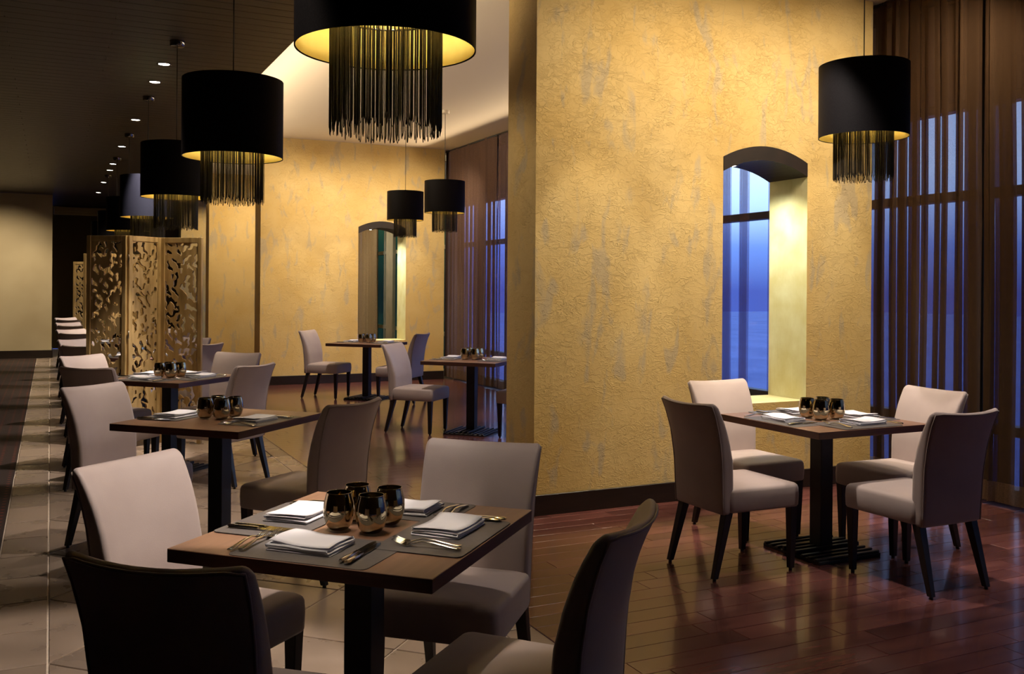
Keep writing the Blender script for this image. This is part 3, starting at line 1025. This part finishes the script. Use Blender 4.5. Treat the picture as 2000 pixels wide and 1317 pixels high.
DIR = {'FL': 225 - 45, 'BL': 135 - 45, 'FR': 315 - 45, 'BR': 45 - 45}   # for tables turned by 45 degrees
SN = {'FL': 'near left', 'BL': 'far left', 'FR': 'near right', 'BR': 'far right'}
CH = 'mauve beige upholstered dining chair '
table_set(.86, 2.79, PI / 4, 'nearest table', 'square wooden dining table nearest the camera, set for four', [
    (DIR['FL'], SN['FL'], CH + 'in the bottom left corner, seen from behind', 0.076, 0.023, 4),
    (DIR['FR'], SN['FR'], CH + 'at bottom centre, its curved back cut by the frame', 0, 0.177, -3),
    (DIR['BR'], SN['BR'], CH + 'behind the nearest table, before the yellow wall corner', -0.07, 0.1, 3),
    (DIR['BL'], SN['BL'], CH + 'brightly lit, at the left of the nearest table', 0.036, -0.015, -4.7)], 2, '')
table_set(.85, 5.46, PI / 4, 'second table of the left row', 'square wooden dining table second in the left row, set for two', [
    (DIR['FR'], SN['FR'], CH + 'in dark shade, right of the second table', 0.06, 0.1, -8),
    (DIR['BL'], SN['BL'], CH + 'left of the second table, facing it', 0.027, -0.031, -5)], 2, '')
table_set(.87, 8.10, PI / 4, 'third table of the left row', 'square wooden dining table third in the left row, before the gilded screen', [
    (DIR['FL'], SN['FL'], CH + 'seen from behind at the left of the third table', 0.081, -0.006, 5),
    (DIR['FR'], SN['FR'], CH + 'seen from behind at the right of the third table', 0.1, 0.2, -4),
    (DIR['BR'], SN['BR'], CH + 'facing us right of the gilded screen', -0.03, 0.08, 3),
    (DIR['BL'], SN['BL'], CH + 'facing us left of the third table', 0.037, -0.03, -4.8)], 1, '')
ordn = ['fourth', 'fifth', 'sixth', 'seventh']
for i, y in enumerate((10.75, 13.40, 16.0, 18.6)):
    tn = ordn[i] + ' table of the left row'
    table_set(.85, y, PI / 4, tn, 'square wooden dining table %s in the left row, beyond the gilded screen' % ordn[i], [
        (DIR['FL'], SN['FL'], CH + 'at the near left of the %s table' % ordn[i], .0, 0, 8),
        (DIR['FR'], SN['FR'], CH + 'at the near right of the %s table' % ordn[i], .02, 0, 0),
        (DIR['BR'], SN['BR'], CH + 'at the far right of the %s table' % ordn[i], .04, 0, 0),
        (DIR['BL'], SN['BL'], CH + 'at the far left of the %s table' % ordn[i], .04, 0, -8)], 0, '')
table_set(3.95, 4.12, 0, 'right table', 'square wooden dining table at the right, before the near wall opening', [
    (180, 'left', CH + 'left of the right table', 0.09, -0.02, 0),
    (270, 'near', CH + 'at the near side of the right table, back to us', 0.05, -0.055, 0),
    (0, 'right', CH + 'facing left before the brown curtain', -0.06, 0.09, -2),
    (90, 'far', CH + 'between the right table and the wall opening', -0.018, -0.089, 0)], 1, '')
table_set(3.90, 9.00, PI / 4, 'far table by the curtain', 'square wooden dining table before the far curtain, partly behind the wall', [
    (DIR['BL'], SN['BL'], CH + 'left of the table before the far curtain', 0.0, -0.12, 0),
    (DIR['FR'], SN['FR'], CH + 'mostly hidden by the edge of the near wall', .05, .0, 0)], 1, '')
table_set(3.81, 12.32, PI / 4, 'far table by the opening', 'square wooden dining table below the far wall opening', [
    (DIR['BL'], SN['BL'], CH + 'farthest, against the far yellow wall', 0.02, -0.06, 4),
    (DIR['FR'], SN['FR'], CH + 'back to us right of the far wall opening table', 0.02, 0.15, 2)], 1, '')

# ------------------------------------------------------------------ pendant lamps
def make_lamp(zc, zr, cream=False, R=.2575):
    """zc ceiling height, zr rim height; origin on the floor axis at rim height"""
    t = thing('pendant_lamp', 'black drum pendant lamp', 'lamp')
    H = .405
    bm = bmesh.new()
    lathe(bm, [(R - .003, 0), (R, 0), (R, H), (R - .003, H), (R - .003, H - .001)], 64)
    finish(bm, 'shade', M['shade'], t, True, angle=40)
    bm = bmesh.new()
    lathe(bm, [(R - .0036, .003), (R - .0036, H - .004), (.03, H - .004), (.03, H - .008), (R - .0045, H - .008), (R - .0045, .003), (R - .0036, .003)], 64)
    finish(bm, 'lining', M['gold'], t, True, angle=40)
    bm = bmesh.new()
    for k in range(3):
        a = k * 2 * PI / 3
        tube(bm, [(0, 0, .10), (.158 * math.cos(a), .158 * math.sin(a), .10)], .003, 5)
    pts = [(.158 * math.cos(2 * PI * k / 40), .158 * math.sin(2 * PI * k / 40), .10) for k in range(41)]
    tube(bm, pts, .004, 5)
    finish(bm, 'fringe_ring', M['chrome'], t, True)
    # the fringe: loops of thread hung from the ring
    RR = random.Random(int(zr * 100) + 3)
    bm = bmesh.new()
    def strand(a0, a1, r, zb):
        d_ = a1 - a0
        seg = [(a0, .10), (a0 + d_ * .05, -.06), (a0 + d_ * .1, zb + .022), (a0 + d_ * .25, zb + .006), ((a0 + a1) / 2, zb), (a1 - d_ * .25, zb + .006), (a1 - d_ * .1, zb + .022), (a1 - d_ * .05, -.06), (a1, .10)]
        prev = None
        for a, z in seg:
            c, s = math.cos(a), math.sin(a)
            w = .0011
            ring = [bm.verts.new((r * c - s * w, r * s + c * w, z)), bm.verts.new((r * c + s * w, r * s - c * w, z)), bm.verts.new(((r + .0016) * c, (r + .0016) * s, z))]
            if prev:
                for k in range(3):
                    bm.faces.new((prev[k], prev[(k + 1) % 3], ring[(k + 1) % 3], ring[k]))
            prev = ring
    n = 190
    for k in range(n):
        a0 = 2 * PI * k / n + RR.uniform(-.012, .012)
        strand(a0, a0 + RR.uniform(.012, .05), .157 + RR.uniform(-.005, .004), -.238 + RR.uniform(-.008, .016))
    f = finish(bm, 'fringe', M['thread'], t, True); f['kind'] = 'stuff'
    bm = bmesh.new()
    lathe(bm, [(.001, .19), (.016, .20), (.028, .225), (.030, .25), (.022, .275), (.013, .30)], 16, caps=(False, True))
    finish(bm, 'bulb', M['bulb'], t, True)
    bm = bmesh.new(); lathe(bm, [(.016, .296), (.018, .30), (.018, H + .02), (.004, H + .03)], 16, caps=(True, True))
    finish(bm, 'bulb_holder', M['cable'], t, True, angle=40)
    bm = bmesh.new(); tube(bm, [(0, 0, H + .02), (.001, 0, (H + zc - zr) / 2), (0, 0, zc - zr - .02)], .0035, 6)
    finish(bm, 'cable', M['cable'], t, True)
    bm = bmesh.new(); lathe(bm, [(.004, zc - zr - .045), (.05, zc - zr - .042), (.055, zc - zr - .036), (.055, zc - zr - .0005)], 24, caps=(True, True))
    finish(bm, 'canopy', M['cream'] if cream else M['chrome'], t, True, angle=40)
    return t
lampD = Proto(make_lamp(ZD, 2.155))
ln = ['huge black drum pendant lamp with fringe at the top centre', 'black drum pendant lamp second in the left row, with fringe', 'black drum pendant lamp third in the left row, behind the second',
      'black drum pendant lamp fourth in the left row, its drum washed lavender', 'black drum pendant lamp fifth in the left row, above the gilded screen', 'black drum pendant lamp sixth in the left row', 'black drum pendant lamp seventh and farthest in the left row']
def bulb_light(x, y, z, e):
    light('pendant_glow', 'POINT', (x, y, z + .24), e * 4, (1, .84, .46), shadow_soft_size=.034)
for i, y in enumerate((2.62, 5.17, 7.68, 10.05, 12.6, 15.0, 17.4)):
    lampD.put(ln[i], (.86, y, 2.155), i * .9, 'black drum pendant lamps')
    bulb_light(.86, y, 2.155, 9)
lampR = make_lamp(ZW, 2.34, False, .243)
lampR['label'] = 'black drum pendant lamp at the right, before the brown curtain'; lampR['group'] = 'black drum pendant lamps'
lampR.location = (4.11, 3.98, 2.34); bulb_light(4.11, 3.98, 2.34, 8)
lf = Proto(make_lamp(ZW, 2.44, True))
lf.put('small black drum pendant lamp nearer the far curtain', (4.52, 11.35, 2.44), 0, 'black drum pendant lamps'); bulb_light(4.52, 11.35, 2.44, 5)
lf.put('small black drum pendant lamp partly hiding the far wall opening', (4.52, 12.85, 2.44), 1, 'black drum pendant lamps'); bulb_light(4.52, 12.85, 2.44, 5)

# ------------------------------------------------------------------ ceiling downlights
def make_down():
    t = thing('ceiling_downlight', 'recessed downlight', 'downlight')
    bm = bmesh.new(); lathe(bm, [(.045, -.001), (.060, -.006), (.062, 0), (.045, 0)], 28)
    finish(bm, 'ring', M['chrome'], t, True)
    bm = bmesh.new(); lathe(bm, [(.0445, -.001), (.03, -.003), (.001, -.004)], 24, caps=(True, False))
    finish(bm, 'lens', M['lens'], t, True)
    return t
dP = Proto(make_down())
od = ['first and nearest', 'second', 'third', 'fourth', 'fifth', 'sixth', 'seventh', 'eighth and farthest']
for i, y in enumerate((8.53, 9.31, 11.52, 13.80, 15.82, 16.7, 18.7, 20.78)):
    dP.put('glowing recessed downlight, %s in the dark ceiling row' % od[i], (.85, y, ZD), 0, 'recessed downlights in the dark ceiling')

# ------------------------------------------------------------------ gilded carved screens
def carved(w, h, seed, t=.018, cell=.0115):
    R = random.Random(seed)
    blobs = []
    tries = 0
    while len(blobs) < int(w * h * 235) and tries < 20000:
        tries += 1
        x, z = R.uniform(-.02, w + .02), R.uniform(-.02, h + .02)
        L, B = R.uniform(.026, .056), R.uniform(.011, .021)
        a = R.choice([-1, 1]) * R.uniform(.05, .8)
        if all(((x - q[0]) ** 2 + ((z - q[1]) * .62) ** 2) > (.036) ** 2 for q in blobs):
            blobs.append((x, z, L, B, math.cos(a), math.sin(a), R.uniform(-6, 6)))
    nx, nz = int(w / cell), int(h / cell)
    F = [[1.0] * (nx + 1) for _ in range(nz + 1)]
    for x, z, L, B, c, s, cv in blobs:
        for j in range(max(0, int((z - .08) / cell)), min(nz, int((z + .08) / cell)) + 1):
            for i in range(max(0, int((x - .08) / cell)), min(nx, int((x + .08) / cell)) + 1):
                dx, dz = i * w / nx - x, j * h / nz - z
                p, q = dx * s + dz * c, dx * c - dz * s
                q += cv * p * p + .006 * math.sin(p * 90)
                wd = B * (1 + .35 * p / L)
                F[j][i] = min(F[j][i], (p / L) ** 2 + (q / wd) ** 2 - 1)
    for j in range(nz + 1):
        F[j][0] = F[j][nx] = 1
    for i in range(nx + 1):
        F[0][i] = F[nz][i] = 1
    bm = bmesh.new()
    V = {}
    def vert(key, x, z, side):
        k = (key, side)
        if k not in V:
            V[k] = bm.verts.new((x, side * t / 2, z))
        return V[k]
    for j in range(nz):
        for i in range(nx):
            cs = [(i, j), (i + 1, j), (i + 1, j + 1), (i, j + 1)]
            poly = []
            for k in range(4):
                a, b = cs[k], cs[(k + 1) % 4]
                fa, fb = F[a[1]][a[0]], F[b[1]][b[0]]
                if fa > 0:
                    poly.append((('v', a), a[0] * w / nx, a[1] * h / nz, 0))
                if (fa > 0) != (fb > 0):
                    tt = fa / (fa - fb); tt = min(max(tt, .03), .97)
                    poly.append((('e',) + tuple(sorted((a, b))), (a[0] + tt * (b[0] - a[0])) * w / nx, (a[1] + tt * (b[1] - a[1])) * h / nz, 1))
            if len(poly) < 3:
                continue
            fr = [vert(p[0], p[1], p[2], -1) for p in poly]
            bk = [vert(p[0], p[1], p[2], 1) for p in poly]
            if len(set(fr)) < 3:
                continue
            try:
                bm.faces.new(fr); bm.faces.new(bk[::-1])
            except ValueError:
                continue
            for k in range(len(poly)):
                k2 = (k + 1) % len(poly)
                if poly[k][3] and poly[k2][3]:
                    try:
                        bm.faces.new((fr[k2], fr[k], bk[k], bk[k2]))
                    except ValueError:
                        pass
    return bm
def make_screen():
    t = thing('folding_screen', 'gilded folding screen', 'screen')
    pts = [(-.50, .10), (-.17, -.15), (.14, .10), (.49, -.15)]
    HS = 1.94
    for k in range(3):
        a, b = Vector((*pts[k], 0)), Vector((*pts[k + 1], 0))
        d = b - a; W_ = d.length - .012
        ang = math.atan2(d.y, d.x)
        lp = a + d.normalized() * .006
        bm = bmesh.new(); fw = .042
        box(bm, 0, fw, -.016, .016, .0, HS, .004, 1)
        box(bm, W_ - fw, W_, -.016, .016, .0, HS, .004, 1)
        box(bm, fw, W_ - fw, -.015, .015, HS - .05, HS - .001, .003, 1)
        box(bm, fw, W_ - fw, -.015, .015, .05, .12, .003, 1)
        p = finish(bm, 'panel_frame', M['screen'], t, loc=lp, rotz=ang)
        q = finish(carved(W_ - 2 * fw + .004, HS - .05 - .12 + .004, 11 + k), 'carved_panel', M['screen'], p)
        q.location = (fw - .002, 0, .118)
        if k:
            bm = bmesh.new()
            for z in (.3, 1.0, 1.7):
                tube(bm, [(-.006, -.018, z), (-.006, -.018, z + .07)], .005, 8)
            finish(bm, 'hinge', M['chrome'], p, True)
    return t
scP = Proto(make_screen())
scP.put('large gilded carved folding screen behind the third table', (.80, 9.50, 0), 0, 'gilded folding screens')
scP.put('gilded carved folding screen second behind the large one', (.92, 14.72, 0), 0, 'gilded folding screens')
scP.put('gilded carved folding screen farthest down the row', (.89, 19.9, 0), 0, 'gilded folding screens')
